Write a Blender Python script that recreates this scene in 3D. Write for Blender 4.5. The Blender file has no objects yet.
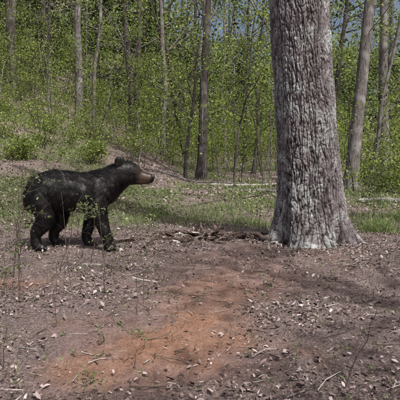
import bpy, math, random, numpy as np
from mathutils import Vector, noise, Matrix
from mathutils.bvhtree import BVHTree
random.seed(3)
rng = np.random.default_rng(11)
scene = bpy.context.scene

# ------------------------------------------------------------ helpers
def hsh(ix, iy, s):
    v = np.sin(ix*127.1 + iy*311.7 + s*74.7)*43758.5453
    return v - np.floor(v)
def vn(x, y, s=0.0):
    x = np.asarray(x, float); y = np.asarray(y, float)
    ix = np.floor(x); iy = np.floor(y); fx = x-ix; fy = y-iy
    fx = fx*fx*(3-2*fx); fy = fy*fy*(3-2*fy)
    a = hsh(ix, iy, s); b = hsh(ix+1, iy, s); c = hsh(ix, iy+1, s); d = hsh(ix+1, iy+1, s)
    return (a*(1-fx)+b*fx)*(1-fy) + (c*(1-fx)+d*fx)*fy
def fbm(x, y, s=0.0, o=4):
    t = 0; a = 0.5; f = 1.0; n = 0
    for i in range(o):
        t = t + a*vn(x*f+13.7*i, y*f-7.3*i, s+i); n += a; a *= .5; f *= 2.03
    return t/n
def sstep(a, b, x):
    t = np.clip((x-a)/(b-a), 0, 1); return t*t*(3-2*t)

def H(x, y):
    x = np.asarray(x, float); y = np.asarray(y, float)
    u = np.clip(y-6.5, 0, 13.5); u = u*sstep(0, 3, u)
    u = u + 0.5*np.clip(y-20, 0, 45)
    k = 0.03 + 0.027*np.clip(-x-0.3, 0, 10)
    z = k*u
    amp = 1+np.clip((y-6)/8, 0, 3)
    z = z + amp*0.09*(fbm(x*0.8, y*0.8, 1, 3)-.5) + 0.05*(fbm(x*4, y*4, 2, 3)-.5)
    far = np.clip(y-48, 0, 130); ang = x/np.maximum(y, 1)
    z = z + far*(.10+.34*sstep(.16, -.35, ang)) + 2*(fbm(x*.05, y*.05, 4, 3)-.5)*sstep(50, 90, y)
    return z
def Hs(x, y): return float(H(x, y))

class Buf:
    def __init__(s): s.V = []; s.F = []; s.M = []; s.R = []; s.n = 0; s.S = []
    def add(s, V, F, mat=0, rnd=None, smooth=True):
        V = np.asarray(V, float); F = np.asarray(F, np.int64)
        s.V.append(V); s.F.append(F+s.n); s.n += len(V)
        s.M.append(np.full(len(F), mat, np.int32)); s.S.append(np.full(len(F), smooth, bool))
        s.R.append(np.full(len(V), .5) if rnd is None else np.asarray(rnd, float))
    def build(s, name, mats, parent=None):
        V = np.concatenate(s.V); F = np.concatenate(s.F); M = np.concatenate(s.M); R = np.concatenate(s.R); S = np.concatenate(s.S)
        me = bpy.data.meshes.new(name)
        me.vertices.add(len(V)); me.vertices.foreach_set('co', V.astype(np.float32).ravel())
        me.loops.add(len(F)*4); me.loops.foreach_set('vertex_index', F.astype(np.int32).ravel())
        me.polygons.add(len(F)); me.polygons.foreach_set('loop_start', np.arange(0, len(F)*4, 4, dtype=np.int32))
        me.polygons.foreach_set('material_index', M); me.polygons.foreach_set('use_smooth', S)
        at = me.attributes.new('rnd', 'FLOAT', 'POINT'); at.data.foreach_set('value', R.astype(np.float32))
        for m in mats: me.materials.append(m)
        me.update(calc_edges=True)
        ob = bpy.data.objects.new(name, me); scene.collection.objects.link(ob)
        if parent: ob.parent = parent
        return ob

def tube(buf, P, R, seg=6, mat=0, rnd=.5, bump=0.0):
    P = np.asarray(P, float); R = np.asarray(R, float); n = len(P)
    T = np.gradient(P, axis=0); T /= np.linalg.norm(T, axis=1)[:, None]+1e-9
    m = T.mean(0); ref = np.array([1., 0, 0]) if abs(m[0]) < .7 else np.array([0, 0, 1.])
    N = np.cross(T, ref); N /= np.linalg.norm(N, axis=1)[:, None]+1e-9
    B = np.cross(T, N)
    a = np.linspace(0, 2*np.pi, seg, endpoint=False)
    RR = R[:, None]*np.ones((1, seg))
    if bump: RR = RR*(1+bump*rng.normal(0, 1, RR.shape))
    V = P[:, None, :] + RR[:, :, None]*(np.cos(a)[None, :, None]*N[:, None, :] + np.sin(a)[None, :, None]*B[:, None, :])
    i = np.arange(n-1)[:, None]; j = np.arange(seg)[None, :]; j2 = (j+1) % seg
    F = np.stack([i*seg+j, i*seg+j2, (i+1)*seg+j2, (i+1)*seg+j], -1).reshape(-1, 4)
    buf.add(V.reshape(-1, 3), F, mat, np.full(n*seg, rnd))

def unit(v): return v/(np.linalg.norm(v, axis=-1, keepdims=True)+1e-9)
def leaves(buf, C, size, mat=1, flat=.6, elong=.55, fold=False, rnd=None, down=0.0):
    C = np.asarray(C, float); n = len(C)
    if n == 0: return
    size = np.broadcast_to(size, (n,))*rng.uniform(.6, 1.3, n)
    N = unit(rng.normal(0, 1, (n, 3))*(1-flat) + np.array([0, 0, 1.])*flat)
    D = unit(np.cross(N, rng.normal(0, 1, (n, 3)))); D = unit(D+np.array([0, 0, -down]))
    S = unit(np.cross(N, D)); s = size[:, None]
    r = rng.random(n) if rnd is None else rnd
    if fold:
        h = s*.16*rng.uniform(-.8, 1.6, (n, 1)); e = elong*.5*rng.uniform(.6, 1.2, (n, 1))
        c = s*rng.uniform(-.25, .45, (n, 1))
        m1 = C+D*s*.33+N*c*.15; m2 = C+D*s*.7+N*c*.5; tip = C+D*s+N*c+S*s*rng.normal(0, .12, (n, 1))
        l1 = m1+S*s*e*.85+N*h; l2 = m2+S*s*e*.8+N*h; r1 = m1-S*s*e*.85+N*h; r2 = m2-S*s*e*.8+N*h*.6
        V = np.stack([C, l1, l2, tip, r2, r1, m1, m2], 1).reshape(-1, 3)
        k = np.arange(n)[:, None]*8
        F = np.concatenate([k+np.array([[1, 2, 7, 6]]), k+np.array([[6, 7, 4, 5]]), k+np.array([[0, 1, 6, 5]]), k+np.array([[7, 2, 3, 4]])])
        buf.add(V, F, mat, np.repeat(r, 8), False)
    else:
        V = np.stack([C, C+D*s*.5+S*s*elong*.5, C+D*s, C+D*s*.5-S*s*elong*.5], 1).reshape(-1, 3)
        F = np.arange(n*4).reshape(-1, 4)
        buf.add(V, F, mat, np.repeat(r, 4), False)

# ------------------------------------------------------------ materials
def newmat(name):
    m = bpy.data.materials.new(name); m.use_nodes = True
    nt = m.node_tree
    for n in list(nt.nodes): nt.nodes.remove(n)
    return m, nt, nt.nodes, nt.links
def ramp(nd, stops):
    r = nd.new('ShaderNodeValToRGB'); e = r.color_ramp.elements
    while len(e) < len(stops): e.new(.5)
    for el, (p, c) in zip(e, stops): el.position = p; el.color = (*c, 1)
    return r
def leafmat(name, stops, trans=.45, rough=.6):
    m, nt, nd, lk = newmat(name)
    a = nd.new('ShaderNodeAttribute'); a.attribute_name = 'rnd'
    r = ramp(nd, stops); lk.new(a.outputs['Fac'], r.inputs[0])
    o = nd.new('ShaderNodeOutputMaterial')
    p = nd.new('ShaderNodeBsdfDiffuse'); lk.new(r.outputs[0], p.inputs['Color'])
    if trans > 0:
        t = nd.new('ShaderNodeBsdfTranslucent'); lk.new(r.outputs[0], t.inputs['Color'])
        mx = nd.new('ShaderNodeMixShader'); mx.inputs[0].default_value = trans
        lk.new(p.outputs[0], mx.inputs[1]); lk.new(t.outputs[0], mx.inputs[2]); lk.new(mx.outputs[0], o.inputs[0])
    else: lk.new(p.outputs[0], o.inputs[0])
    return m
def barkmat(name, c1, c2, c3, scale=6, stretch=.2):
    m, nt, nd, lk = newmat(name)
    tc = nd.new('ShaderNodeTexCoord'); mp = nd.new('ShaderNodeMapping'); mp.inputs['Scale'].default_value = (1, 1, stretch)
    lk.new(tc.outputs['Object'], mp.inputs[0])
    n1 = nd.new('ShaderNodeTexNoise'); n1.inputs['Scale'].default_value = scale*5; n1.inputs['Detail'].default_value = 4; n1.inputs['Roughness'].default_value = .7
    lk.new(mp.outputs[0], n1.inputs[0])
    n2 = nd.new('ShaderNodeTexNoise'); n2.inputs['Scale'].default_value = scale*.6; n2.inputs['Detail'].default_value = 3
    lk.new(tc.outputs['Object'], n2.inputs[0])
    r = ramp(nd, [(.32, c1), (.6, c2)]); lk.new(n1.outputs[0], r.inputs[0])
    r2 = ramp(nd, [(.5, (0, 0, 0)), (.68, (1, 1, 1))]); lk.new(n2.outputs[0], r2.inputs[0])
    mx = nd.new('ShaderNodeMixRGB'); lk.new(r2.outputs[0], mx.inputs[0]); lk.new(r.outputs[0], mx.inputs[1]); mx.inputs[2].default_value = (*c3, 1)
    p = nd.new('ShaderNodeBsdfDiffuse')
    lk.new(mx.outputs[0], p.inputs['Color'])
    b = nd.new('ShaderNodeBump'); b.inputs['Strength'].default_value = .7; b.inputs['Distance'].default_value = .02
    lk.new(n1.outputs[0], b.inputs['Height']); lk.new(b.outputs[0], p.inputs['Normal'])
    o = nd.new('ShaderNodeOutputMaterial'); lk.new(p.outputs[0], o.inputs[0])
    return m

M_leaf = leafmat('spring_leaf', [(0, (.05, .085, .025)), (.35, (.15, .20, .05)), (.75, (.27, .34, .09)), (1, (.40, .46, .17))])
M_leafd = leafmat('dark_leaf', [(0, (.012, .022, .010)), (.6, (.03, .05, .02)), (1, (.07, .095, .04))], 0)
M_leaff = leafmat('distant_leaf', [(0, (.035, .055, .022)), (.4, (.10, .135, .045)), (.8, (.21, .26, .09)), (1, (.31, .36, .16))], 0)
M_leafn = leafmat('sapling_leaf', [(0, (.09, .115, .055)), (.6, (.16, .20, .085)), (1, (.25, .29, .15))], .4)
M_grass = leafmat('grass_blade', [(0, (.09, .13, .05)), (.6, (.19, .26, .09)), (1, (.34, .38, .19))], .25)
M_litter = leafmat('dead_leaf', [(0, (.07, .052, .048)), (.35, (.16, .12, .112)), (.7, (.27, .21, .20)), (.93, (.38, .32, .305)), (1, (.52, .46, .45))], 0)
M_bark = barkmat('bark_grey', (.055, .048, .046), (.19, .175, .17), (.27, .26, .255))
M_barkd = barkmat('bark_dark', (.022, .019, .018), (.085, .074, .07), (.13, .118, .11))
M_twig = barkmat('twig_bark', (.05, .04, .035), (.15, .12, .10), (.20, .17, .15), 20)
M_pale = barkmat('weathered_wood', (.22, .19, .17), (.45, .41, .38), (.55, .52, .49), 14)
M_rot = barkmat('rotten_wood', (.018, .013, .011), (.12, .088, .075), (.24, .195, .175), 12, .5)

# ------------------------------------------------------------ ground
def soilmask(x, y):
    n = fbm(x*2.2, y*2.2, 5, 4)-.5
    e1 = np.sqrt(((x+.3)/.95)**2 + ((y-2.65)/.75)**2)
    c = -.15+.28*(y-2.6)               # worn strip running up to the oak
    e2 = np.sqrt(((x-c)/.95)**2 + ((y-4.1)/1.7)**2)
    e3 = np.sqrt(((x+1.6)/.6)**2 + ((y-3.9)/.35)**2)
    s = np.maximum(.95*(1-sstep(.4, 1.15, e1+n*1.3)), .8*(1-sstep(.5, 1.2, e2+n*1.5)))
    s = np.maximum(s, .45*(1-sstep(.4, 1.1, e3+n)))
    return s
def orange(x, y):
    n = fbm(x*3, y*3, 9, 5)-.5
    e1 = np.sqrt(((x+.2)/.55)**2 + ((y-2.6)/.6)**2)
    c = -.15+.28*(y-2.6)
    e4 = np.sqrt(((x-c)/.5)**2 + ((y-3.6)/1.3)**2)
    e2 = np.sqrt(((x+1.45)/.35)**2 + ((y-3.9)/.18)**2)
    e3 = np.sqrt(((x+.55)/.4)**2 + ((y-2.35)/.2)**2)
    o = .8*(1-sstep(.15, 1.2, e1+n*2.0))
    for e, k in ((e2, .6), (e3, .55), (e4, .42)): o = np.maximum(o, k*(1-sstep(.2, 1.1, e+n*1.4)))
    return o

def axis(a, b, d, far, g):
    v = list(np.arange(a, b, d)); s = d
    hi = b; lo = a; up = []; dn = []
    while hi < far: up.append(hi); s *= g; hi += s
    s = d
    while lo > -far: s *= g; lo -= s; dn.append(lo)
    return np.array(dn[::-1]+v+up)
xs = axis(-2.6, 3.0, .022, 600, 1.045); ys = axis(1.5, 7.5, .025, 600, 1.04)
X, Y = np.meshgrid(xs, ys); Z = H(X, Y)
Z += np.where((np.abs(X) < 8) & (Y > 0) & (Y < 14), .034*(fbm(X*12, Y*12, 21, 4)-.5)+.014*(vn(X*30, Y*30, 5)-.5), 0)
nx = len(xs); ny = len(ys)
i = np.arange(ny-1)[:, None]; j = np.arange(nx-1)[None, :]
F = np.stack([i*nx+j, i*nx+j+1, (i+1)*nx+j+1, (i+1)*nx+j], -1).reshape(-1, 4)
gb = Buf(); gb.add(np.stack([X, Y, Z], -1).reshape(-1, 3), F, 0, soilmask(X, Y).ravel())
m, nt, nd, lk = newmat('forest_floor')
tc = nd.new('ShaderNodeTexCoord')
def nz(s, d=6, r=.6):
    n = nd.new('ShaderNodeTexNoise'); n.inputs['Scale'].default_value = s; n.inputs['Detail'].default_value = d; n.inputs['Roughness'].default_value = r
    lk.new(tc.outputs['Object'], n.inputs[0]); return n
nA = nz(8, 8, .75); nB = nz(70, 5, .75)
lit = ramp(nd, [(.3, (.10, .076, .07)), (.5, (.25, .195, .182)), (.7, (.44, .37, .355))]); lk.new(nB.outputs[0], lit.inputs[0])
soil = ramp(nd, [(.3, (.18, .12, .105)), (.5, (.32, .225, .20)), (.72, (.44, .335, .305))]); lk.new(nA.outputs[0], soil.inputs[0])
org = ramp(nd, [(.3, (.31, .165, .105)), (.7, (.54, .31, .20))]); lk.new(nA.outputs[0], org.inputs[0])
a1 = nd.new('ShaderNodeAttribute'); a1.attribute_name = 'rnd'
a2 = nd.new('ShaderNodeAttribute'); a2.attribute_name = 'orange'
m1 = nd.new('ShaderNodeMixRGB'); lk.new(a1.outputs['Fac'], m1.inputs[0]); lk.new(lit.outputs[0], m1.inputs[1]); lk.new(soil.outputs[0], m1.inputs[2])
m2 = nd.new('ShaderNodeMixRGB'); lk.new(a2.outputs['Fac'], m2.inputs[0]); lk.new(m1.outputs[0], m2.inputs[1]); lk.new(org.outputs[0], m2.inputs[2])
a3 = nd.new('ShaderNodeAttribute'); a3.attribute_name = 'green'
gr = ramp(nd, [(.3, (.07, .085, .04)), (.7, (.17, .19, .09))]); lk.new(nB.outputs[0], gr.inputs[0])
m3 = nd.new('ShaderNodeMixRGB'); lk.new(a3.outputs['Fac'], m3.inputs[0]); lk.new(m2.outputs[0], m3.inputs[1]); lk.new(gr.outputs[0], m3.inputs[2])
fl = ramp(nd, [(.33, (.55, .55, .55)), (.66, (1.25, 1.25, 1.25))]); lk.new(nB.outputs[0], fl.inputs[0])
m4 = nd.new('ShaderNodeMixRGB'); m4.blend_type = 'MULTIPLY'; m4.inputs[0].default_value = .85; lk.new(m3.outputs[0], m4.inputs[1]); lk.new(fl.outputs[0], m4.inputs[2])
p = nd.new('ShaderNodeBsdfDiffuse')
lk.new(m4.outputs[0], p.inputs['Color'])
bm_ = nd.new('ShaderNodeBump'); bm_.inputs['Strength'].default_value = 1; bm_.inputs['Distance'].default_value = .03
ad = nd.new('ShaderNodeMath'); ad.operation = 'ADD'; lk.new(nA.outputs[0], ad.inputs[0]); lk.new(nB.outputs[0], ad.inputs[1])
lk.new(ad.outputs[0], bm_.inputs['Height']); lk.new(bm_.outputs[0], p.inputs['Normal'])
o = nd.new('ShaderNodeOutputMaterial'); lk.new(p.outputs[0], o.inputs[0])
ground = gb.build('ground', [m])
at = ground.data.attributes.new('orange', 'FLOAT', 'POINT'); at.data.foreach_set('value', orange(X, Y).ravel().astype(np.float32))
def greenmask(x, y):
    g = sstep(.43, .58, fbm(x*.7, y*.5, 31, 4)+.1*sstep(7, 10, y)*sstep(-6, -1, x)-.02)*sstep(6.0, 7.6, y)
    return np.maximum(g, .8*sstep(30, 60, y))
at = ground.data.attributes.new('green', 'FLOAT', 'POINT'); at.data.foreach_set('value', (.7*greenmask(X, Y)).ravel().astype(np.float32))

# ------------------------------------------------------------ leaf litter
def scatter(n, y0, y1, pw=1.0, wide=.52, extra=.7):
    y = y0+(y1-y0)*rng.random(n)**pw
    x = (rng.random(n)*2-1)*(wide*y+extra)
    return x, y
lb = Buf()
x, y = scatter(80000, 1.3, 8.5, .8)
dist_oak = np.hypot(x-1.33, y-5.6); near_stump = np.hypot((x-.1)/2, y-5.9)
keep = rng.random(len(x)) < np.clip((.85-.78*soilmask(x, y))*(.14+.86*sstep(.40, .62, fbm(x*1.9, y*1.9, 41, 4)))+.5*(dist_oak < .8)+.35*(near_stump < .5), 0, 1)
x = x[keep]; y = y[keep]
leaves(lb, np.stack([x, y, H(x, y)+rng.uniform(.0, .022, len(x))], -1), .012+.032*rng.random(len(x))**2.4, 0, .72, .65, True, rnd=rng.random(len(x))**1.1)
x, y = scatter(35000, 8, 24, .9)
leaves(lb, np.stack([x, y, H(x, y)+rng.uniform(.0, .03, len(x))], -1), rng.uniform(.04, .08, len(x)), 0, .7, .6, False)
lb.build('leaf_litter', [M_litter])

tb = Buf()
x, y = scatter(3000, 1.5, 9, .9)
for a, b in zip(x, y):
    L = .025+.24*rng.random()**2.8; an = rng.uniform(0, math.pi); z = Hs(a, b)+.012
    d = np.array([math.cos(an), math.sin(an), rng.normal(0, .1)])*L
    q = np.array([a, b, z]); k = rng.normal(0, .12*L, 3)*np.array([1, 1, .3])
    r = rng.uniform(.001, .0035)
    tube(tb, [q-d/2, q+k, q+d/2], [r, r, r*.5], 4, 0 if rng.random() < .7 else 1)
tb.build('fallen_twigs', [M_twig, M_pale])

# ------------------------------------------------------------ grass
gb = Buf()
def blades(C, h, w, bufr, mat=0):
    n = len(C); an = rng.uniform(0, 2*np.pi, n); S = np.stack([np.cos(an), np.sin(an), np.zeros(n)], -1)
    ln = rng.normal(0, .35, (n, 3)); ln[:, 2] = 1; ln = unit(ln)
    h = h[:, None]; w = w[:, None]
    b2 = C+ln*h*.55; tip = C+ln*h+np.stack([rng.normal(0, .3, n), rng.normal(0, .3, n), -rng.random(n)*.2], -1)*h
    V = np.stack([C-S*w, C+S*w, b2+S*w*.8, b2-S*w*.8, tip+S*w*.15, tip-S*w*.15], 1).reshape(-1, 3)
    k = np.arange(n)[:, None]*6
    F = np.concatenate([k+np.array([[0, 1, 2, 3]]), k+np.array([[3, 2, 4, 5]])])
    bufr.add(V, F, mat, np.repeat(rng.random(n), 6), False)
x, y = scatter(110000, 6.0, 22, .75)
keep = rng.random(len(x)) < .95*greenmask(x, y)*(.12+.88*sstep(.45, .62, fbm(x*3, y*3, 61, 2)))+.03
x = x[keep]; y = y[keep]
blades(np.stack([x, y, H(x, y)-.01], -1), rng.uniform(.04, .17, len(x)), rng.uniform(.003, .007, len(x)), gb)
x, y = scatter(2200, 1.7, 7, 1.)
k = fbm(x*1.5, y*1.5, 77, 3) > .50; x = x[k]; y = y[k]
blades(np.stack([x, y, H(x, y)], -1), rng.uniform(.015, .06, len(x)), rng.uniform(.001, .0022, len(x)), gb)
x, y = scatter(14000, 6.0, 22, .8)
k = rng.random(len(x)) < .12+.7*greenmask(x, y); x = x[k]; y = y[k]
leaves(gb, np.stack([x, y, H(x, y)+rng.uniform(.02, .18, len(x))], -1), rng.uniform(.03, .06, len(x)), 0, .5, .6)
gb.build('grass', [M_grass])
def tuft(cx, cy, n, rad, h):
    b = Buf(); a = rng.normal(0, rad, n); c = rng.normal(0, rad, n)
    x = cx+a; y = cy+c
    blades(np.stack([x, y, H(x, y)-.01], -1), rng.uniform(.4, 1, n)*h, rng.uniform(.002, .004, n), b)
    b.build('grass_tuft', [M_grass])
tuft(2.42, 6.5, 700, .12, .26); tuft(2.0, 7.3, 400, .15, .2); tuft(3.1, 7.6, 400, .18, .22)
tuft(.75, 7.0, 450, .22, .2); tuft(.1, 7.6, 600, .35, .22); tuft(-.5, 8.2, 600, .4, .22); tuft(-1.9, 8.0, 400, .4, .18); tuft(.5, 8.4, 600, .35, .25)
hb = Buf()
x, y = scatter(650, 1.7, 7, 1.)
k = fbm(x*1.2, y*1.2, 97, 3) > .46; x = x[k]; y = y[k]
for a, b in zip(x, y):
    z = Hs(a, b); h = rng.uniform(.02, .06); n = rng.integers(3, 7)
    tube(hb, [[a, b, z], [a+.01, b, z+h]], [.0012, .001], 4, 0, .3)
    leaves(hb, np.array([a, b, z+h])+rng.normal(0, .012, (n, 3)), .02, 0, .6, .55, True)
hb.build('small_herbs', [M_leafn])

# ------------------------------------------------------------ trees
UP = np.array([0, 0, 1.])
def branch(buf, p, d, L, r, lvl, maxl, lp, nseg=5, kids=4, wob=.13, lift=.03, mat=0, spread=.9, taper=.35):
    p = np.array(p, float); d = unit(np.array(d, float)); pts = [p.copy()]; ds = [d]
    for i in range(nseg):
        d = unit(d+rng.normal(0, wob, 3)+UP*lift); p = p+d*L/nseg; pts.append(p.copy()); ds.append(d)
    R = r*np.linspace(1, taper, nseg+1)
    tube(buf, pts, R, [10, 6, 5, 4, 3][min(lvl, 4)], mat)
    if lvl < maxl:
        for k in range(kids):
            t = rng.uniform(.25, 1); i = min(int(t*nseg), nseg-1); f = t*nseg-i
            q = pts[i]*(1-f)+pts[i+1]*f
            side = unit(np.cross(ds[i], rng.normal(0, 1, 3)))
            nd_ = unit(ds[i]*.7+side*spread)
            branch(buf, q, nd_, L*rng.uniform(.35, .65), R[i]*.55, lvl+1, maxl, lp, max(nseg-1, 2), kids, wob*1.2, lift, mat, spread, taper)
    if lvl >= maxl-1 or lvl >= 2:
        for q in pts[1:]: lp.append(q)

def make_tree(name, x, y, h, r, lean=(0, 0), crown0=.35, nb=14, leafn=5, lsz=.07, mats=None, leafm=1, bl=.3, low=0, wob=.05, maxl=2, lowr=.25):
    b = Buf(); z = Hs(x, y)-.15; n = 22; t = np.linspace(0, 1, n)
    ph = rng.uniform(0, 6, 4); hh = h*t
    px = x+lean[0]*hh+wob*np.sin(hh*.9+ph[0])*np.sqrt(t)+wob*.5*np.sin(hh*2.1+ph[1])*np.sqrt(t)
    py = y+lean[1]*hh+wob*np.sin(hh*.8+ph[2])*t
    P = np.stack([px, py, z+hh], -1)
    R = r*(1-.8*t)*(1+.5*np.exp(-hh/.25))
    tube(b, P, R, 14, 0, bump=.04)
    lp = []
    for k in range(nb+low):
        tt = rng.uniform(crown0, .98) if k < nb else rng.uniform(lowr*.4, crown0+.05)
        i = min(int(tt*(n-1)), n-2); q = P[i]*(1-(tt*(n-1)-i))+P[i+1]*(tt*(n-1)-i)
        a = rng.uniform(0, 2*math.pi)
        d = np.array([math.cos(a), math.sin(a), rng.uniform(.1, .8)])
        L = h*bl*(1.15-tt)*rng.uniform(.6, 1.2) if k < nb else rng.uniform(.8, 2.2)
        branch(b, q, d, L, max(R[i]*.38, .012) if k < nb else .012, 1, 1+maxl, lp, 5, 3)
    lp = np.array(lp)
    C = np.repeat(lp, leafn, 0)
    C = C[(C[:, 2] < 7) | (rng.random(len(C)) < .4)]
    C = C+rng.normal(0, .13, C.shape)*np.array([1, 1, .6])
    leaves(b, C, lsz, leafm, .4, .6)
    return b.build(name, mats or [M_bark, M_leaf])

TD = [('beech_tree', -4.95, 20, 13, .17, (.015, 0), 2), ('beech_tree', -4.5, 20.6, 12, .10, (.07, 0), 2),
      ('dapple_tree', -1.5, 20, 13, .12, (.0, 0), 3), ('dapple_tree', -.42, 14, 10, .05, (.085, 0), 2),
      ('dapple_tree', .02, 15, 13, .15, (.04, 0), 3), ('dapple_tree', 1.15, 22, 12, .08, (-.02, 0), 3),
      ('dapple_tree', 1.75, 16, 9, .05, (.055, 0), 3), ('oak_tree', 3.72, 12, 13, .17, (.08, 0), 4),
      ('dapple_tree', 6.1, 16, 12, .18, (-.04, 0), 3), ('beech_tree', 5.0, 19, 11, .13, (.09, 0), 3), ('dapple_tree', -2.2, 17, 6, .055, (-.10, 0), 5),
      ('dapple_tree', -6.8, 22, 12, .09, (.03, 0), 4), ('dapple_tree', -9.2, 24, 13, .2, (.05, 0), 4),
      ('dapple_tree', 2.4, 26, 13, .13, (.02, 0), 3), ('dapple_tree', .9, 12.5, 6.5, .03, (.09, 0), 4), ('beech_tree', 4.6, 13.2, 8, .06, (.17, 0), 5),
      ('oak_tree', -7.9, 21, 13, .19, (-.03, 0), 3), ('dapple_tree', -3.3, 25, 13, .17, (.04, 0), 3), ('oak_tree', 4.1, 23, 13, .2, (-.03, 0), 3), ('oak_tree', 8.6, 20, 13, .2, (.02, 0), 3)]
DK = (3, 4, 6, 9, 10, 11, 13, 14, 16, 17, 18, 19, 7)
for q, (nm, x, y, h, r, ln, low) in enumerate(TD):
    make_tree(nm, x, y, h, r, ln, .33, 10, 5, .075, [M_barkd if q in DK and q != 7 else M_bark, M_leaf], 1, .3, low+3, .04 if r > .12 else .14)
# unseen trees, added beside the viewer only to dapple the sunlight
for (x, y, h, r) in [(4.6, -.5, 12, .2), (6.6, 2.0, 12, .16), (3.0, -3.0, 11, .15)]:
    make_tree('dapple_tree', x, y, h, r, (0, 0), .5, 12, 6, .13, [M_bark, M_leaf], 1, .34, 0)

def hemlock(x, y, h):
    b = Buf(); z = Hs(x, y); tube(b, [[x, y, z-.1], [x, y, z+h*.5], [x, y, z+h]], [h*.016, h*.011, .02], 8, 0)
    C = []
    for k in range(int(h*10)):
        t = rng.uniform(.05, 1); a = rng.uniform(0, 2*math.pi); L = (1.05-t)*h*.27*rng.uniform(.6, 1.1)
        d = np.array([math.cos(a), math.sin(a), -.18]); q = np.array([x, y, z+t*h])
        tube(b, [q, q+d*L*.5+UP*.08*L, q+d*L], [.02, .012, .004], 4, 0)
        s = rng.random(75)**.7; w = rng.normal(0, .12+.14*L, 75)*s
        pr = np.array([-d[1], d[0], 0])
        C.append(q+d*L*s[:, None]+pr*w[:, None]+rng.normal(0, .05, (75, 3)))
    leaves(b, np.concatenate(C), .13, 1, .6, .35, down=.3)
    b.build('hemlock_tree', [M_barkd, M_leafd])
for (x, y, h) in [(-10.4, 25, 11), (-8.2, 26, 10), (-12.5, 28, 13), (-5.9, 28.5, 9), (-3.2, 31, 9), (.5, 34, 9), (3.0, 36, 9)]: hemlock(x, y, h)

def shrub(name, x, y, h, w, nst=7, ln=8, lsz=.06, mats=None):
    b = Buf(); z = Hs(x, y); lp = []
    for k in range(nst):
        a = rng.uniform(0, 2*math.pi); d = np.array([math.cos(a)*w/h*.6, math.sin(a)*w/h*.6, 1])
        branch(b, [x+rng.normal(0, .25*w), y+rng.normal(0, .25*w), z-.03], d, h*rng.uniform(.4, 1.15), .01, 1, 3, lp, 5, 3, .2)
    lp = np.array(lp); C = np.repeat(lp, ln, 0); C = C+rng.normal(0, .10, C.shape)
    leaves(b, C, lsz, 1, .5, .6)
    b.build(name, mats or [M_twig, M_leaf])
for (x, y, h, w) in [(-6.6, 18, 1.4, 1.5), (-5.3, 16.5, 1., 1.2), (-3.9, 17.5, 1.5, 1.5), (-2.9, 19, 1.8, 1.6), (-1.9, 16, 1.3, 1.3),
                     (-.9, 18.5, 1.9, 1.5), (1.2, 17, 2.0, 1.5), (2.2, 18, 1.8, 1.4), (3.9, 14.5, 1.8, 1.6), (5.0, 13.5, 1.7, 1.7), (6.2, 14, 2.0, 1.8),
                     (4.5, 11, .9, 1.), (5.4, 11.4, 1.3, 1.2), (-8.4, 19, 1.5, 1.4), (.5, 20, 1.8, 1.6), (-4.4, 12.5, .5, .8), (-3.2, 13.5, .6, .9), (3.3, 17, 2.4, 1.6), (7.2, 17, 2.4, 2),
                     (-7.2, 16.5, 1.7, 1.7), (-6.0, 14.8, .9, 1.2), (-8.9, 17.8, 2.2, 1.9), (-5.7, 19.5, 2.2, 1.8), (-10, 21, 2.4, 2.2), (-7.4, 20.5, 2.6, 2.2), (-4.6, 15.2, .9, 1.1)]:
    shrub('understory_shrub', x, y, h, w)

db = Buf()
for k in range(130):
    y = rng.uniform(22, 64); x = rng.uniform(-.5*y-3, .5*y+3); z = Hs(x, y)
    h = rng.uniform(6, 16); r = .025+.2*rng.random()**1.8; l = rng.normal(0, .09, 2)
    t = np.linspace(0, 1, 8)[:, None]
    P = np.array([x, y, z-.2])+t*h*np.array([l[0], l[1], 1])+rng.normal(0, .16, (8, 3))*np.sqrt(t)
    tube(db, P, r*np.linspace(1, .3, 8), 7, 0 if rng.random() < .75 else 3)
    for q in range(10):
        i = rng.integers(1, 8); a = rng.uniform(0, 6.28); L = rng.uniform(.8, 3)
        d = np.array([math.cos(a), math.sin(a), rng.uniform(.2, 1)])
        tube(db, [P[i], P[i]+d*L*.5+rng.normal(0, .1, 3), P[i]+d*L+UP*.2], [r*.35, r*.2, .006], 4, 3)
for k in range(150):
    y = rng.uniform(10.5, 30); x = rng.uniform(-.5*y-1, .5*y+1)
    if y < 14 and x < 1: y += 6
    z = Hs(x, y); h = rng.uniform(1.5, 6); l = rng.normal(0, .16, 2); r = rng.uniform(.007, .022)
    t = np.linspace(0, 1, 7)[:, None]
    P = np.array([x, y, z-.1])+t*h*np.array([l[0], l[1], 1])+rng.normal(0, .09, (7, 3))*t
    tube(db, P, r*np.linspace(1, .3, 7), 5, 3 if rng.random() < .4 else 0)
    n = 40; C = P[rng.integers(2, 7, n)]+rng.normal(0, .3, (n, 3))*np.array([1, 1, .4]); leaves(db, C, .06, 1, .5, .6)
def clumps(n, per, y0, y1, zlo, zhi, sz, dens, mat=1, zp=1.):
    y = rng.uniform(y0, y1, n); x = rng.uniform(-1, 1, n)*(.48*y+2)
    h = zlo+(zhi-zlo)*rng.random(n)**zp
    pat = sstep(.36, .60, fbm(x/y*14, h/y*16+.6*y*.1, 71+mat, 3))
    k = rng.random(n) < dens(x/y)*(.15+.95*pat); x = x[k]; y = y[k]; h = h[k]; n = len(x)
    c = np.stack([x, y, H(x, y)+h], -1)
    C = np.repeat(c, per, 0)+rng.normal(0, 1, (n*per, 3))*np.array([.5, .5, .16])*(np.repeat(y, per)/28)[:, None]
    r = np.clip(np.repeat(rng.random(n), per)*.7+rng.random(n*per)*.3, 0, 1)
    leaves(db, C, sz*np.repeat(y, per)/28, mat, .4, .7, rnd=r)
left = lambda a: np.clip(.8-.9*a, .3, 1)
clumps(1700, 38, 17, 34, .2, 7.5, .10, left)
clumps(1600, 40, 17, 36, .1, 2.6, .10, lambda a: np.ones_like(a)*.95)
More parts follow.
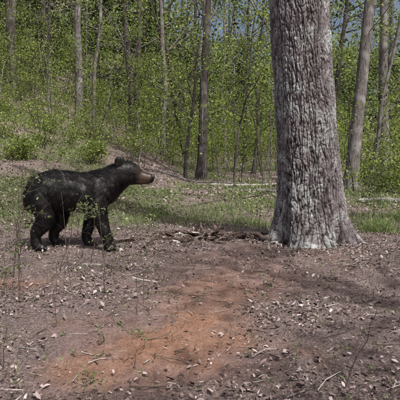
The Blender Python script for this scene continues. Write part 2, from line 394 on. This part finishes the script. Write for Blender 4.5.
clumps(2100, 32, 34, 62, .3, 19, .19, lambda a: np.clip(.75-1.1*a, .25, 1), 4)
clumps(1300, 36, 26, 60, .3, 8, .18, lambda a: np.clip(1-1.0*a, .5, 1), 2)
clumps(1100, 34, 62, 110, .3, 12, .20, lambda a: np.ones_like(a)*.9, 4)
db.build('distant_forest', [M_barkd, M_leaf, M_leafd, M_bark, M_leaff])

# ------------------------------------------------------------ big oak
TX, TY = 1.33, 5.78
def make_oak():
    b = Buf(); z0 = Hs(TX, TY)
    seg = 460; zz = np.concatenate([np.arange(-.15, 3.2, .0075), np.linspace(3.25, 14, 40)])
    th = np.linspace(0, 2*np.pi, seg, endpoint=False)
    V = np.zeros((len(zz), seg, 3)); D = np.zeros((len(zz), seg))
    ct = np.cos(th); st = np.sin(th); nn = noise.noise
    for i, z in enumerate(zz):
        zc = max(z, 0)
        R = (.322+.125*math.exp(-zc/.8)+.055*math.exp(-zc/.12))*(1-.75*max(z-3, 0)/12)
        R += .03*min(0, z)
        fl = math.exp(-zc/.26)
        lob = 1+fl*(.20*np.cos(4*th+.7)+.13*np.cos(7*th+2)+.05*np.cos(11*th))+.03*np.cos(3*th+z*.8)+.018*np.cos(5*th-z*1.3)
        rr = R*lob; cx = TX-.062*z+.015*math.sin(z*1.7); cy = TY
        if z < 3.3:
            for j in range(seg):
                ax, ay = ct[j]*.36, st[j]*.36
                w = nn(Vector((ax*7, ay*7, z*4)))*.03
                ax += w; ay += w
                n1 = abs(nn(Vector((ax*33, ay*33, z*3.6))))
                n2 = abs(nn(Vector((ax*22+9, ay*22, z*13+40))))
                n3 = abs(nn(Vector((ax*62+3, ay*62, z*9+10))))
                f = min(n1*4.5, 1)**.8*(.5+.5*min(n2*6, 1))*(.65+.35*min(n3*5, 1))
                fine = nn(Vector((ax*90, ay*90, z*45)))
                big = nn(Vector((ax*9, ay*9, z*2.5+7)))
                D[i, j] = min(max(f+.22*fine, 0), 1)
                rr[j] += .023*(f-.6)+.006*fine+.012*big
        V[i, :, 0] = cx+ct*rr; V[i, :, 1] = cy+st*rr; V[i, :, 2] = z0+z
    n = len(zz); i = np.arange(n-1)[:, None]; j = np.arange(seg)[None, :]; j2 = (j+1) % seg
    F = np.stack([i*seg+j, i*seg+j2, (i+1)*seg+j2, (i+1)*seg+j], -1).reshape(-1, 4)
    b.add(V.reshape(-1, 3), F, 0, D.ravel())
    lp = []
    for k in range(15):
        z = rng.uniform(4.8, 12.5); a = k*2.4+rng.normal(0, .3); q = [TX-.062*z, TY, z0+z]
        d = [math.cos(a), math.sin(a), rng.uniform(.25, .8)]
        branch(b, q, d, (15-z)*.38+1.2, .11*(1.2-z/14), 1, 4, lp, 5, 3, .14, .03, 2)
    lp = np.array(lp); C = np.repeat(lp, 2, 0); C = C+rng.normal(0, .16, C.shape)
    leaves(b, C, .085, 1, .4, .6)
    m, nt, nd, lk = newmat('oak_bark')
    tc = nd.new('ShaderNodeTexCoord'); a = nd.new('ShaderNodeAttribute'); a.attribute_name = 'rnd'
    def nz(s, d=5, r=.65):
        n = nd.new('ShaderNodeTexNoise'); n.inputs['Scale'].default_value = s; n.inputs['Detail'].default_value = d; n.inputs['Roughness'].default_value = r
        lk.new(tc.outputs['Object'], n.inputs[0]); return n
    n1 = nz(50, 6, .75); n2 = nz(6, 9, .88); n3 = nz(1.6, 2)
    r = ramp(nd, [(0, (.025, .02, .02)), (.3, (.085, .072, .074)), (1, (.225, .20, .205))]); lk.new(a.outputs['Fac'], r.inputs[0])
    g = ramp(nd, [(.3, (.45, .45, .45)), (.7, (1.45, 1.45, 1.45))]); lk.new(n1.outputs[0], g.inputs[0])
    mm = nd.new('ShaderNodeMixRGB'); mm.blend_type = 'MULTIPLY'; mm.inputs[0].default_value = 1; lk.new(r.outputs[0], mm.inputs[1]); lk.new(g.outputs[0], mm.inputs[2])
    sm = nd.new('ShaderNodeMath'); sm.operation = 'MULTIPLY_ADD'; lk.new(n3.outputs[0], sm.inputs[0]); sm.inputs[1].default_value = .4; lk.new(n2.outputs[0], sm.inputs[2])
    li = ramp(nd, [(.70, (0, 0, 0)), (.77, (1, 1, 1))]); lk.new(sm.outputs[0], li.inputs[0])
    mul = nd.new('ShaderNodeMath'); mul.operation = 'MULTIPLY'; lk.new(li.outputs[0], mul.inputs[0]); lk.new(a.outputs['Fac'], mul.inputs[1])
    mul2 = nd.new('ShaderNodeMath'); mul2.operation = 'MULTIPLY'; mul2.use_clamp = True; lk.new(mul.outputs[0], mul2.inputs[0]); mul2.inputs[1].default_value = 1.3
    lc = ramp(nd, [(.35, (.25, .27, .26)), (.65, (.45, .47, .46))]); lk.new(n1.outputs[0], lc.inputs[0])
    mx = nd.new('ShaderNodeMixRGB'); lk.new(mul2.outputs[0], mx.inputs[0]); lk.new(mm.outputs[0], mx.inputs[1]); lk.new(lc.outputs[0], mx.inputs[2])
    p = nd.new('ShaderNodeBsdfDiffuse'); lk.new(mx.outputs[0], p.inputs['Color'])
    bp = nd.new('ShaderNodeBump'); bp.inputs['Strength'].default_value = .8; bp.inputs['Distance'].default_value = .01
    lk.new(n1.outputs[0], bp.inputs['Height']); lk.new(bp.outputs[0], p.inputs['Normal'])
    o = nd.new('ShaderNodeOutputMaterial'); lk.new(p.outputs[0], o.inputs[0])
    b.build('oak_tree', [m, M_leaf, M_bark])
make_oak()

# ------------------------------------------------------------ logs, stump, sticks
def log(name, p0, p1, r, mat, seg=18, n=24, amp=.15, sag=0):
    b = Buf(); p0 = np.array(p0, float); p1 = np.array(p1, float); t = np.linspace(0, 1, n)[:, None]
    P = p0*(1-t)+p1*t; P[:, 2] += H(P[:, 0], P[:, 1])+r*.5-sag
    P += rng.normal(0, r*.08, P.shape)
    R = r*(1-.35*t[:, 0])*(1+amp*(vn(t[:, 0]*7, 0*t[:, 0], 3)-.5)); R[0] *= .55; R[-1] *= .4
    tube(b, P, R, seg, 0, bump=.07)
    tube(b, np.stack([P[0]-(P[1]-P[0])*.02, P[0]+(P[1]-P[0])*.3]), [.001, R[0]*.9], seg, 0)
    tube(b, np.stack([P[-1]+(P[-1]-P[-2])*.02, P[-1]]), [.001, R[-1]], seg, 0)
    return b.build(name, [mat])
log('fallen_log', (3.1, 9.4, 0), (5.2, 8.9, 0), .06, M_bark)
log('fallen_log', (.3, 13, 0), (2.6, 12.2, 0), .055, M_pale)
log('fallen_log', (-1.3, 14.2, 0), (1.3, 13.2, 0), .045, M_bark)
log('fallen_log', (1.0, 11.0, 0), (2.9, 10.4, 0), .045, M_bark)
log('fallen_branch', (-.62, 6.25, 0), (.55, 5.9, 0), .03, M_rot, 8)
log('fallen_branch', (-1.0, 5.7, 0), (-.1, 5.9, 0), .022, M_rot, 8)
log('fallen_branch', (-.7, 6.0, 0), (.9, 6.35, 0), .018, M_twig, 8)
log('fallen_branch', (-.3, 5.55, 0), (.75, 5.75, 0), .016, M_twig, 8)
log('broken_stick', (-.58, 4.06, 0), (-.35, 3.92, 0), .013, M_pale, 8, 8)
log('broken_stick', (-1.12, 4.5, 0), (-.93, 4.56, 0), .008, M_pale, 7, 8)
log('broken_stick', (-1.0, 5.0, 0), (-.72, 4.9, 0), .012, M_twig, 7, 8)

b = Buf()
def slab(c, d, L, w, th):
    d = unit(np.array(d, float)); s = unit(np.cross(d, UP+rng.normal(0, .3, 3))); n = np.cross(s, d)
    k = 7; t = np.linspace(0, 1, k)[:, None]; c = np.array(c, float)
    P = c+d*L*t+n*np.sin(t*3)*L*.08+rng.normal(0, .008, (k, 3))
    W = w*(1-.75*t[:, 0]**2)*rng.uniform(.7, 1.2, k)
    cr = np.array([[-1, -.2], [-.5, .6], [.1, 1], [.7, .5], [1, -.3], [.2, -.8], [-.5, -.7]])
    V = P[:, None, :]+W[:, None, None]*(cr[None, :, 0, None]*s+cr[None, :, 1, None]*n*th/w)+rng.normal(0, .004, (k, 7, 3))
    i = np.arange(k-1)[:, None]; j = np.arange(7)[None, :]; j2 = (j+1) % 7
    b.add(V.reshape(-1, 3), np.stack([i*7+j, i*7+j2, (i+1)*7+j2, (i+1)*7+j], -1).reshape(-1, 4), 0 if rng.random() < .93 else 1, None, False)
cx, cy = .06, 6.0; cz = Hs(cx, cy)
for k in range(60):
    a = rng.uniform(0, 2*math.pi); rr = rng.uniform(.03, .26)
    slab([cx+rr*math.cos(a), cy+rr*.7*math.sin(a), cz-.03], [math.cos(a)*.9+rng.normal(0, .5), math.sin(a)*.6, rng.uniform(.1, .9)], rng.uniform(.08, .24), rng.uniform(.02, .06), rng.uniform(.012, .028))
for k in range(60):
    x = rng.uniform(-.6, 1.0); y = 5.92+rng.normal(0, .17)
    slab([x, y, Hs(x, y)+.01], [rng.normal(0, 1), rng.normal(0, .6), rng.uniform(-.05, .2)], rng.uniform(.06, .24), rng.uniform(.01, .032), rng.uniform(.007, .016))
for (x0, y0, x1, y1, hh) in [(.35, 6.0, 1.0, 5.6, .06)]:
    t = np.linspace(0, 1, 12)[:, None]; P = np.concatenate([x0+(x1-x0)*t, y0+(y1-y0)*t, 0*t], 1)
    P[:, 2] = H(P[:, 0], P[:, 1])+hh*np.sin(t[:, 0]*np.pi)+.003; P += rng.normal(0, .012, P.shape)
    tube(b, P, (.022+.02*rng.random(12))*np.linspace(.6, 1.2, 12), 8, 0, bump=.14)
b.build('rotten_stump', [M_rot, M_pale])

# ------------------------------------------------------------ foreground saplings
def sapling(name, x, y, h, lean, r, kids, maxl, ln, lsz, leafy=True, lo=.3, mats=None, blen=.4):
    b = Buf(); z = Hs(x, y)-.02; n = 9; t = np.linspace(0, 1, n)[:, None]
    P = np.array([x, y, z])+t*h*np.array([lean[0], lean[1], 1])+rng.normal(0, .012, (n, 3))*np.sqrt(t)
    R = r*np.linspace(1, .3, n); tube(b, P, R, 6, 0)
    lp = []
    for k in range(kids):
        tt = rng.uniform(lo, 1); i = min(int(tt*(n-1)), n-2); a = rng.uniform(0, 6.28)
        branch(b, P[i], [math.cos(a), math.sin(a)*.8, rng.uniform(.2, .8)], h*blen*rng.uniform(.4, 1), max(R[i]*.6, .0012), 2, 2+maxl, lp, 4, 2, .14, .03, 0)
    lp.append(P[-1])
    if leafy:
        lp = np.array(lp); C = np.repeat(lp, ln, 0); C = C+rng.normal(0, .018, C.shape); leaves(b, C, lsz, 1, .55, .5, True)
    b.build(name, mats or [M_twig, M_leafn])
sapling('oak_sapling', -1.62, 4.1, .95, (.12, 0), .006, 9, 1, 2, .034)
sapling('oak_sapling', -1.75, 4.6, .85, (-.05, 0), .006, 8, 1, 2, .034)
sapling('oak_sapling', -1.25, 4.2, .72, (.30, 0), .005, 6, 1, 2, .032, lo=.6)
sapling('oak_sapling', -1.05, 4.6, .62, (.12, 0), .004, 5, 1, 1, .032, lo=.7)
sapling('oak_sapling', -1.5, 3.6, .5, (.05, 0), .004, 6, 1, 2, .032)
sapling('oak_sapling', -.72, 3.55, .62, (-.02, 0), .004, 5, 1, 1, .025, lo=.5)
sapling('oak_sapling', -.42, 3.1, .5, (.06, 0), .003, 5, 1, 1, .02)
sapling('oak_sapling', -.40, 3.3, .75, (.0, 0), .003, 5, 1, 1, .02, lo=.5)
sapling('oak_sapling', -.32, 2.35, .24, (-.1, 0), .0025, 5, 0, 1, .028, lo=.5)
sapling('oak_sapling', -.52, 2.2, .10, (-.2, 0), .002, 5, 0, 1, .028)
sapling('oak_sapling', 2.75, 7.6, .8, (.0, 0), .006, 9, 1, 3, .05)
sapling('oak_sapling', -2.0, 5.3, .8, (.0, 0), .006, 9, 1, 2, .045)
sapling('bare_sapling', .66, 2.12, .42, (.32, 0), .0042, 6, 1, 0, .02, False, .25, None, .3)
sapling('bare_sapling', 1.75, 4.4, .35, (-.1, 0), .003, 5, 1, 0, .02, False)
sapling('bare_sapling', -1.3, 3.4, .6, (.03, 0), .004, 5, 1, 0, .02, False)
sapling('bare_sapling', -.9, 2.9, .45, (.05, 0), .003, 5, 1, 0, .02, False)
sapling('bare_sapling', -1.15, 2.6, .5, (-.05, 0), .003, 5, 1, 0, .02, False)
sapling('bare_sapling', -1.42, 3.7, 1.0, (.06, 0), .0045, 6, 1, 0, .02, False, .4)
sapling('bare_sapling', -.95, 3.5, .8, (-.08, 0), .0035, 5, 1, 0, .02, False, .4)
sapling('bare_sapling', -1.0, 2.35, .55, (.1, 0), .003, 5, 1, 0, .02, False, .4)
sapling('bare_sapling', -1.8, 4.2, 1.2, (.05, 0), .005, 6, 1, 0, .02, False, .4)

# ------------------------------------------------------------ black bear
S = .0109
def make_bear():
    import bmesh
    bm = bmesh.new()
    def ell(c, r, sub=3, rot=None):
        bmesh.ops.create_icosphere(bm, subdivisions=sub, radius=1, matrix=Matrix.LocRotScale(Vector(c), rot, Vector(r)))
    def chain(pts, sub=2, step=2.2):
        for a, c in zip(pts[:-1], pts[1:]):
            a = np.array(a, float); c = np.array(c, float)
            n = max(int(np.linalg.norm(c[:3]-a[:3])/step), 1)
            for k in range(n+1):
                t = k/n; q = a*(1-t)+c*t
                ell((q[0], q[1], q[2]), (min(q[3], q[4]), q[3], q[4]), sub)
    chain([(33, 0, 53, 12.5, 15.5), (41, 0, 58, 16.5, 20), (54, 0, 60.8, 17.5, 19.8), (68, 0, 59.6, 18, 19), (82, 0, 58.3, 18, 19.3), (94, 0, 59.5, 16.5, 19.8),
           (103, 0, 63.5, 14.5, 18.2), (110, 0, 68.5, 13, 16), (117, 0, 73.5, 12, 14.2), (122, 0, 76.5, 11.6, 13)], 3, 2.5)
    # rounded skull, stop, blunt muzzle
    chain([(122, 0, 77.5, 11.6, 12.6), (128, 0, 78, 11, 11.8), (132, 0, 77.2, 9.2, 10), (136.5, 0, 74.6, 6.6, 7.0), (143, 0, 73.0, 5.5, 5.9), (148.5, 0, 72.2, 5.0, 5.2)], 3, 1.5)
    chain([(131, 0, 70, 6.6, 4.4), (146, 0, 68.9, 4.2, 3)], 2, 1.5)
    for s in (-1, 1):
        chain([(123, s*8.0, 73.5, 4.4, 7.5), (130, s*6.6, 73.5, 4.0, 5.4)], 2)
        ell((134.5, s*4.0, 80.8), (2.6, 2.0, 1.9), 2)      # brow
        ell((119.0, s*8.2, 88.0), (4.3, 2.0, 5.4), 2); ell((118.8, s*8.6, 90.6), (4.1, 1.8, 3.8), 2)
    def leg(pts): chain(pts, 2, 1.8)
    def paw(x, y, L=9):
        for k in range(5):
            o = (k-2)*2.0; ell((x+L*.5-abs(k-2)*.9, y+o, 2.5), (2.8, 1.5, 2.1), 2)
        ell((x+.5, y, 3.5), (6.0, 4.8, 3.7), 3)
    leg([(99, -9, 59, 8.5, 15), (99.5, -11, 49, 8, 11.5), (99, -11.5, 37, 7.3, 8.8), (103, -11, 23, 6, 6.5), (106.5, -10.5, 13, 5, 5.2), (107, -10.5, 5, 4.8, 4.4)]); paw(109, -10.5)
    leg([(96, 8, 57, 8.5, 14), (93, 10, 46, 8, 10.5), (87, 10.5, 34, 7, 8.5), (83, 10, 21, 5.7, 6.2), (80.5, 10, 12, 4.9, 5.1), (81, 10, 5, 4.8, 4.4)]); paw(83.5, 10)
    leg([(42, -8, 56, 9.5, 17), (42, -10.5, 48, 9.2, 16), (45, -11, 37, 8.4, 12), (41.5, -11, 26.5, 7, 8.8), (34.5, -11, 18.5, 5.5, 6.3), (33.8, -11, 10, 5, 5.2), (35, -11, 5, 4.8, 4.4)]); paw(38.5, -11)
    leg([(46, 8, 55, 9.5, 16), (51, 10, 45, 8.8, 13), (55.5, 10.5, 35, 7.7, 10.3), (53, 10.5, 25.5, 6.5, 7.8), (46.5, 10.5, 18, 5.3, 5.9), (45.8, 10.5, 10, 4.8, 5), (47, 10.5, 5, 4.8, 4.4)]); paw(50.5, 10.5)
    ell((26.5, 0, 57), (3.5, 2.6, 5), 2)
    me = bpy.data.meshes.new('bear_body'); bm.to_mesh(me); bm.free()
    ob = bpy.data.objects.new('body', me); scene.collection.objects.link(ob)
    r = ob.modifiers.new('r', 'REMESH'); r.mode = 'VOXEL'; r.voxel_size = .8; r.use_smooth_shade = True
    s = ob.modifiers.new('s', 'SMOOTH'); s.factor = .5; s.iterations = 8
    dg = bpy.context.evaluated_depsgraph_get(); ev = ob.evaluated_get(dg); me2 = bpy.data.meshes.new_from_object(ev)
    ob.modifiers.clear(); ob.data = me2
    nv = len(me2.vertices); co = np.zeros(nv*3); me2.vertices.foreach_get('co', co); co = co.reshape(-1, 3)
    nr = np.zeros(nv*3); me2.vertices.foreach_get('normal', nr); nr = nr.reshape(-1, 3)
    und = (fbm(co[:, 0]*.09, co[:, 2]*.08+co[:, 1]*.1, 3, 2)-.5)*1.6*(1-sstep(110, 118, co[:, 0]))
    co += nr*und[:, None]; me2.vertices.foreach_set('co', co.ravel())
    me2.update()
    bvh = BVHTree.FromPolygons([Vector(c) for c in co], [tuple(p.vertices) for p in me2.polygons])
    def tone(c):
        t = .8*sstep(134.5, 141, c[:, 0])*(1-sstep(148.5, 151, c[:, 0]))
        t = t*(1-.75*sstep(74.5, 77.5, c[:, 2]))
        return t
    def place(c): return np.stack([(c[:, 0]-88)*S, c[:, 1]*S, c[:, 2]*S], -1)
    me2.calc_loop_triangles(); nt_ = len(me2.loop_triangles); tri = np.zeros(nt_*3, np.int32); me2.loop_triangles.foreach_get('vertices', tri); tri = tri.reshape(-1, 3)
    A, B_, C_ = co[tri[:, 0]], co[tri[:, 1]], co[tri[:, 2]]; cr = np.cross(B_-A, C_-A); ar = np.linalg.norm(cr, axis=1)
    n = 150000; ix = rng.choice(nt_, n, p=ar/ar.sum()); u = rng.random(n); v = rng.random(n); fl = u+v > 1; u[fl] = 1-u[fl]; v[fl] = 1-v[fl]
    Pp = A[ix]+(B_-A)[ix]*u[:, None]+(C_-A)[ix]*v[:, None]; N = unit(cr[ix])
    x, y, z = Pp.T
    leg_ = (1-sstep(28, 44, z)); head = sstep(112, 124, x)
    f = np.stack([-.75*(1-leg_)-.15*leg_-.4*head, 0*x, -.6*(1-leg_)-1*leg_+.45*head], -1)
    cl = fbm(x*.35+y*.3, z*.35, 8, 3)-.5; cl2 = fbm(x*.3+y*.4+50, z*.3, 18, 3)-.5
    f = f+rng.normal(0, .18, (n, 3))+np.stack([cl, cl2, cl2], -1)*1.5*(1-head)[:, None]
    f = unit(f-N*(f*N).sum(1)[:, None])
    L = (5.0*(1-head)+2.4*head); L = L*(1-.45*leg_); L = np.where(x > 132, .7, L); L = np.where(z < 7, 1.0, L); L = np.where((z > 84) & (x > 113) & (np.abs(y) > 4), 1.4, L)
    L = L*rng.uniform(.5, 1.3, n)
    d = unit(f+N*(.34+1.1*cl)[:, None]); sd = unit(np.cross(d, N)); w = np.where(x > 132, .06, .10)[:, None]
    mid = Pp+d*L[:, None]*.6; tip = Pp+unit(d-N*.1+np.array([0, 0, -.25]))*L[:, None]
    V = np.stack([Pp-sd*w, Pp+sd*w, mid+sd*w*.8, mid-sd*w*.8, tip+sd*w*.1, tip-sd*w*.1], 1).reshape(-1, 3)
    k = np.arange(n)[:, None]*6; F = np.concatenate([k+np.array([[0, 1, 2, 3]]), k+np.array([[3, 2, 4, 5]])])
    bb = Buf(); V = place(V); tn = np.clip(tone(Pp)+.06*rng.random(n)**3, 0, 1); bb.add(V, F, 0, np.repeat(tn, 6), True)
    m, nt, nd, lk = newmat('bear_coat')
    a = nd.new('ShaderNodeAttribute'); a.attribute_name = 'rnd'
    r = ramp(nd, [(0, (.008, .0072, .0072)), (.1, (.024, .018, .015)), (.5, (.045, .030, .021)), (1, (.10, .066, .045))]); lk.new(a.outputs['Fac'], r.inputs[0])
    p = nd.new('ShaderNodeBsdfPrincipled'); p.inputs['Roughness'].default_value = .42; p.inputs['Specular IOR Level'].default_value = .3
    lk.new(r.outputs[0], p.inputs['Base Color']); o = nd.new('ShaderNodeOutputMaterial'); lk.new(p.outputs[0], o.inputs[0])
    root = bpy.data.objects.new('black_bear', None); scene.collection.objects.link(root)
    root.location = ((88-200)*S, 5.36, Hs(-1.22, 5.3)-.005)
    bb.build('fur', [m], root)
    me2.vertices.foreach_set('co', place(co).ravel()); me2.update()
    at = me2.attributes.new('rnd', 'FLOAT', 'POINT'); at.data.foreach_set('value', tone(co).astype(np.float32))
    me2.materials.clear(); me2.materials.append(m); ob.parent = root
    def simple(nm, col, rough):
        m, nt, nd, lk = newmat(nm); p = nd.new('ShaderNodeBsdfPrincipled'); n_ = nd.new('ShaderNodeTexNoise'); n_.inputs['Scale'].default_value = 300
        rr = ramp(nd, [(.3, tuple(c*.7 for c in col)), (.7, tuple(c*1.3 for c in col))]); lk.new(n_.outputs[0], rr.inputs[0]); lk.new(rr.outputs[0], p.inputs['Base Color'])
        p.inputs['Roughness'].default_value = rough; o = nd.new('ShaderNodeOutputMaterial'); lk.new(p.outputs[0], o.inputs[0]); return m
    mn = simple('nose_skin', (.012, .011, .012), .35); me_ = simple('eye_gloss', (.02, .01, .006), .08); mc = simple('claw_horn', (.05, .04, .035), .4)
    def part(nm, els, mat):
        bm = bmesh.new()
        for c, r in els:
            bmesh.ops.create_icosphere(bm, subdivisions=3, radius=1, matrix=Matrix.LocRotScale(Vector(((c[0]-88)*S, c[1]*S, c[2]*S)), None, Vector(r)*S))
        me = bpy.data.meshes.new(nm); bm.to_mesh(me); bm.free(); me.materials.append(mat)
        for pl in me.polygons: pl.use_smooth = True
        o = bpy.data.objects.new(nm, me); scene.collection.objects.link(o); o.parent = root
    part('nose', [((151.8, 0, 73.8), (2.2, 3.3, 2.7)), ((152.5, -1.6, 72.9), (1.6, 1.4, 1.5)), ((152.5, 1.6, 72.9), (1.6, 1.4, 1.5))], mn)
    eyes = []
    for s in (-1, 1):
        hit = bvh.ray_cast(Vector((134.5, s*40, 78.3)), Vector((0, -s, 0)))[0]
        if hit: eyes.append(((hit.x, hit.y, hit.z), (1.15, 1.0, 1.0)))
    part('eyes', eyes, me_)
    cb = Buf()
    for (x, y) in [(109, -10.5), (83.5, 10), (38.5, -11), (50.5, 10.5)]:
        for k in range(5):
            q = np.array([x+6.8-abs(k-2)*.9, y+(k-2)*2.0, 3.1]); P = np.array([q, q+[1.6, 0, -.3], q+[2.7, 0, -1.5], q+[3.1, 0, -2.6]])
            tube(cb, place(P), np.array([.5, .45, .3, .05])*S, 6, 0)
    cb.build('claws', [mc], root)
make_bear()

# ------------------------------------------------------------ light, sky, camera
EL, AZ = math.radians(60), math.radians(140)   # high sun, behind and right of the viewer
w = bpy.data.worlds.new('World'); scene.world = w; w.use_nodes = True
nt = w.node_tree; sk = nt.nodes.new('ShaderNodeTexSky'); sk.sky_type = 'NISHITA'; sk.sun_disc = False
sk.sun_elevation = EL; sk.sun_rotation = AZ; sk.dust_density = 8; sk.air_density = .8
bg = nt.nodes['Background']; bg.inputs[1].default_value = .15; nt.links.new(sk.outputs[0], bg.inputs[0])
sd = bpy.data.lights.new('sun', 'SUN'); sd.energy = 5.0; sd.angle = math.radians(.6); sd.color = (1, .965, .93)
so = bpy.data.objects.new('sun', sd); scene.collection.objects.link(so)
dirv = Vector((math.sin(AZ)*math.cos(EL), math.cos(AZ)*math.cos(EL), math.sin(EL)))
so.rotation_euler = dirv.to_track_quat('Z', 'Y').to_euler()
cd = bpy.data.cameras.new('camera'); co = bpy.data.objects.new('camera', cd); scene.collection.objects.link(co)
cd.sensor_fit = 'HORIZONTAL'; cd.angle = math.radians(45); cd.clip_start = .05; cd.clip_end = 3000
co.location = (0, 0, 1.1); co.rotation_euler = (math.radians(90-5.9), 0, 0)
scene.camera = co
scene.view_settings.view_transform = 'Standard'; scene.view_settings.look = 'None'; scene.view_settings.exposure = 0
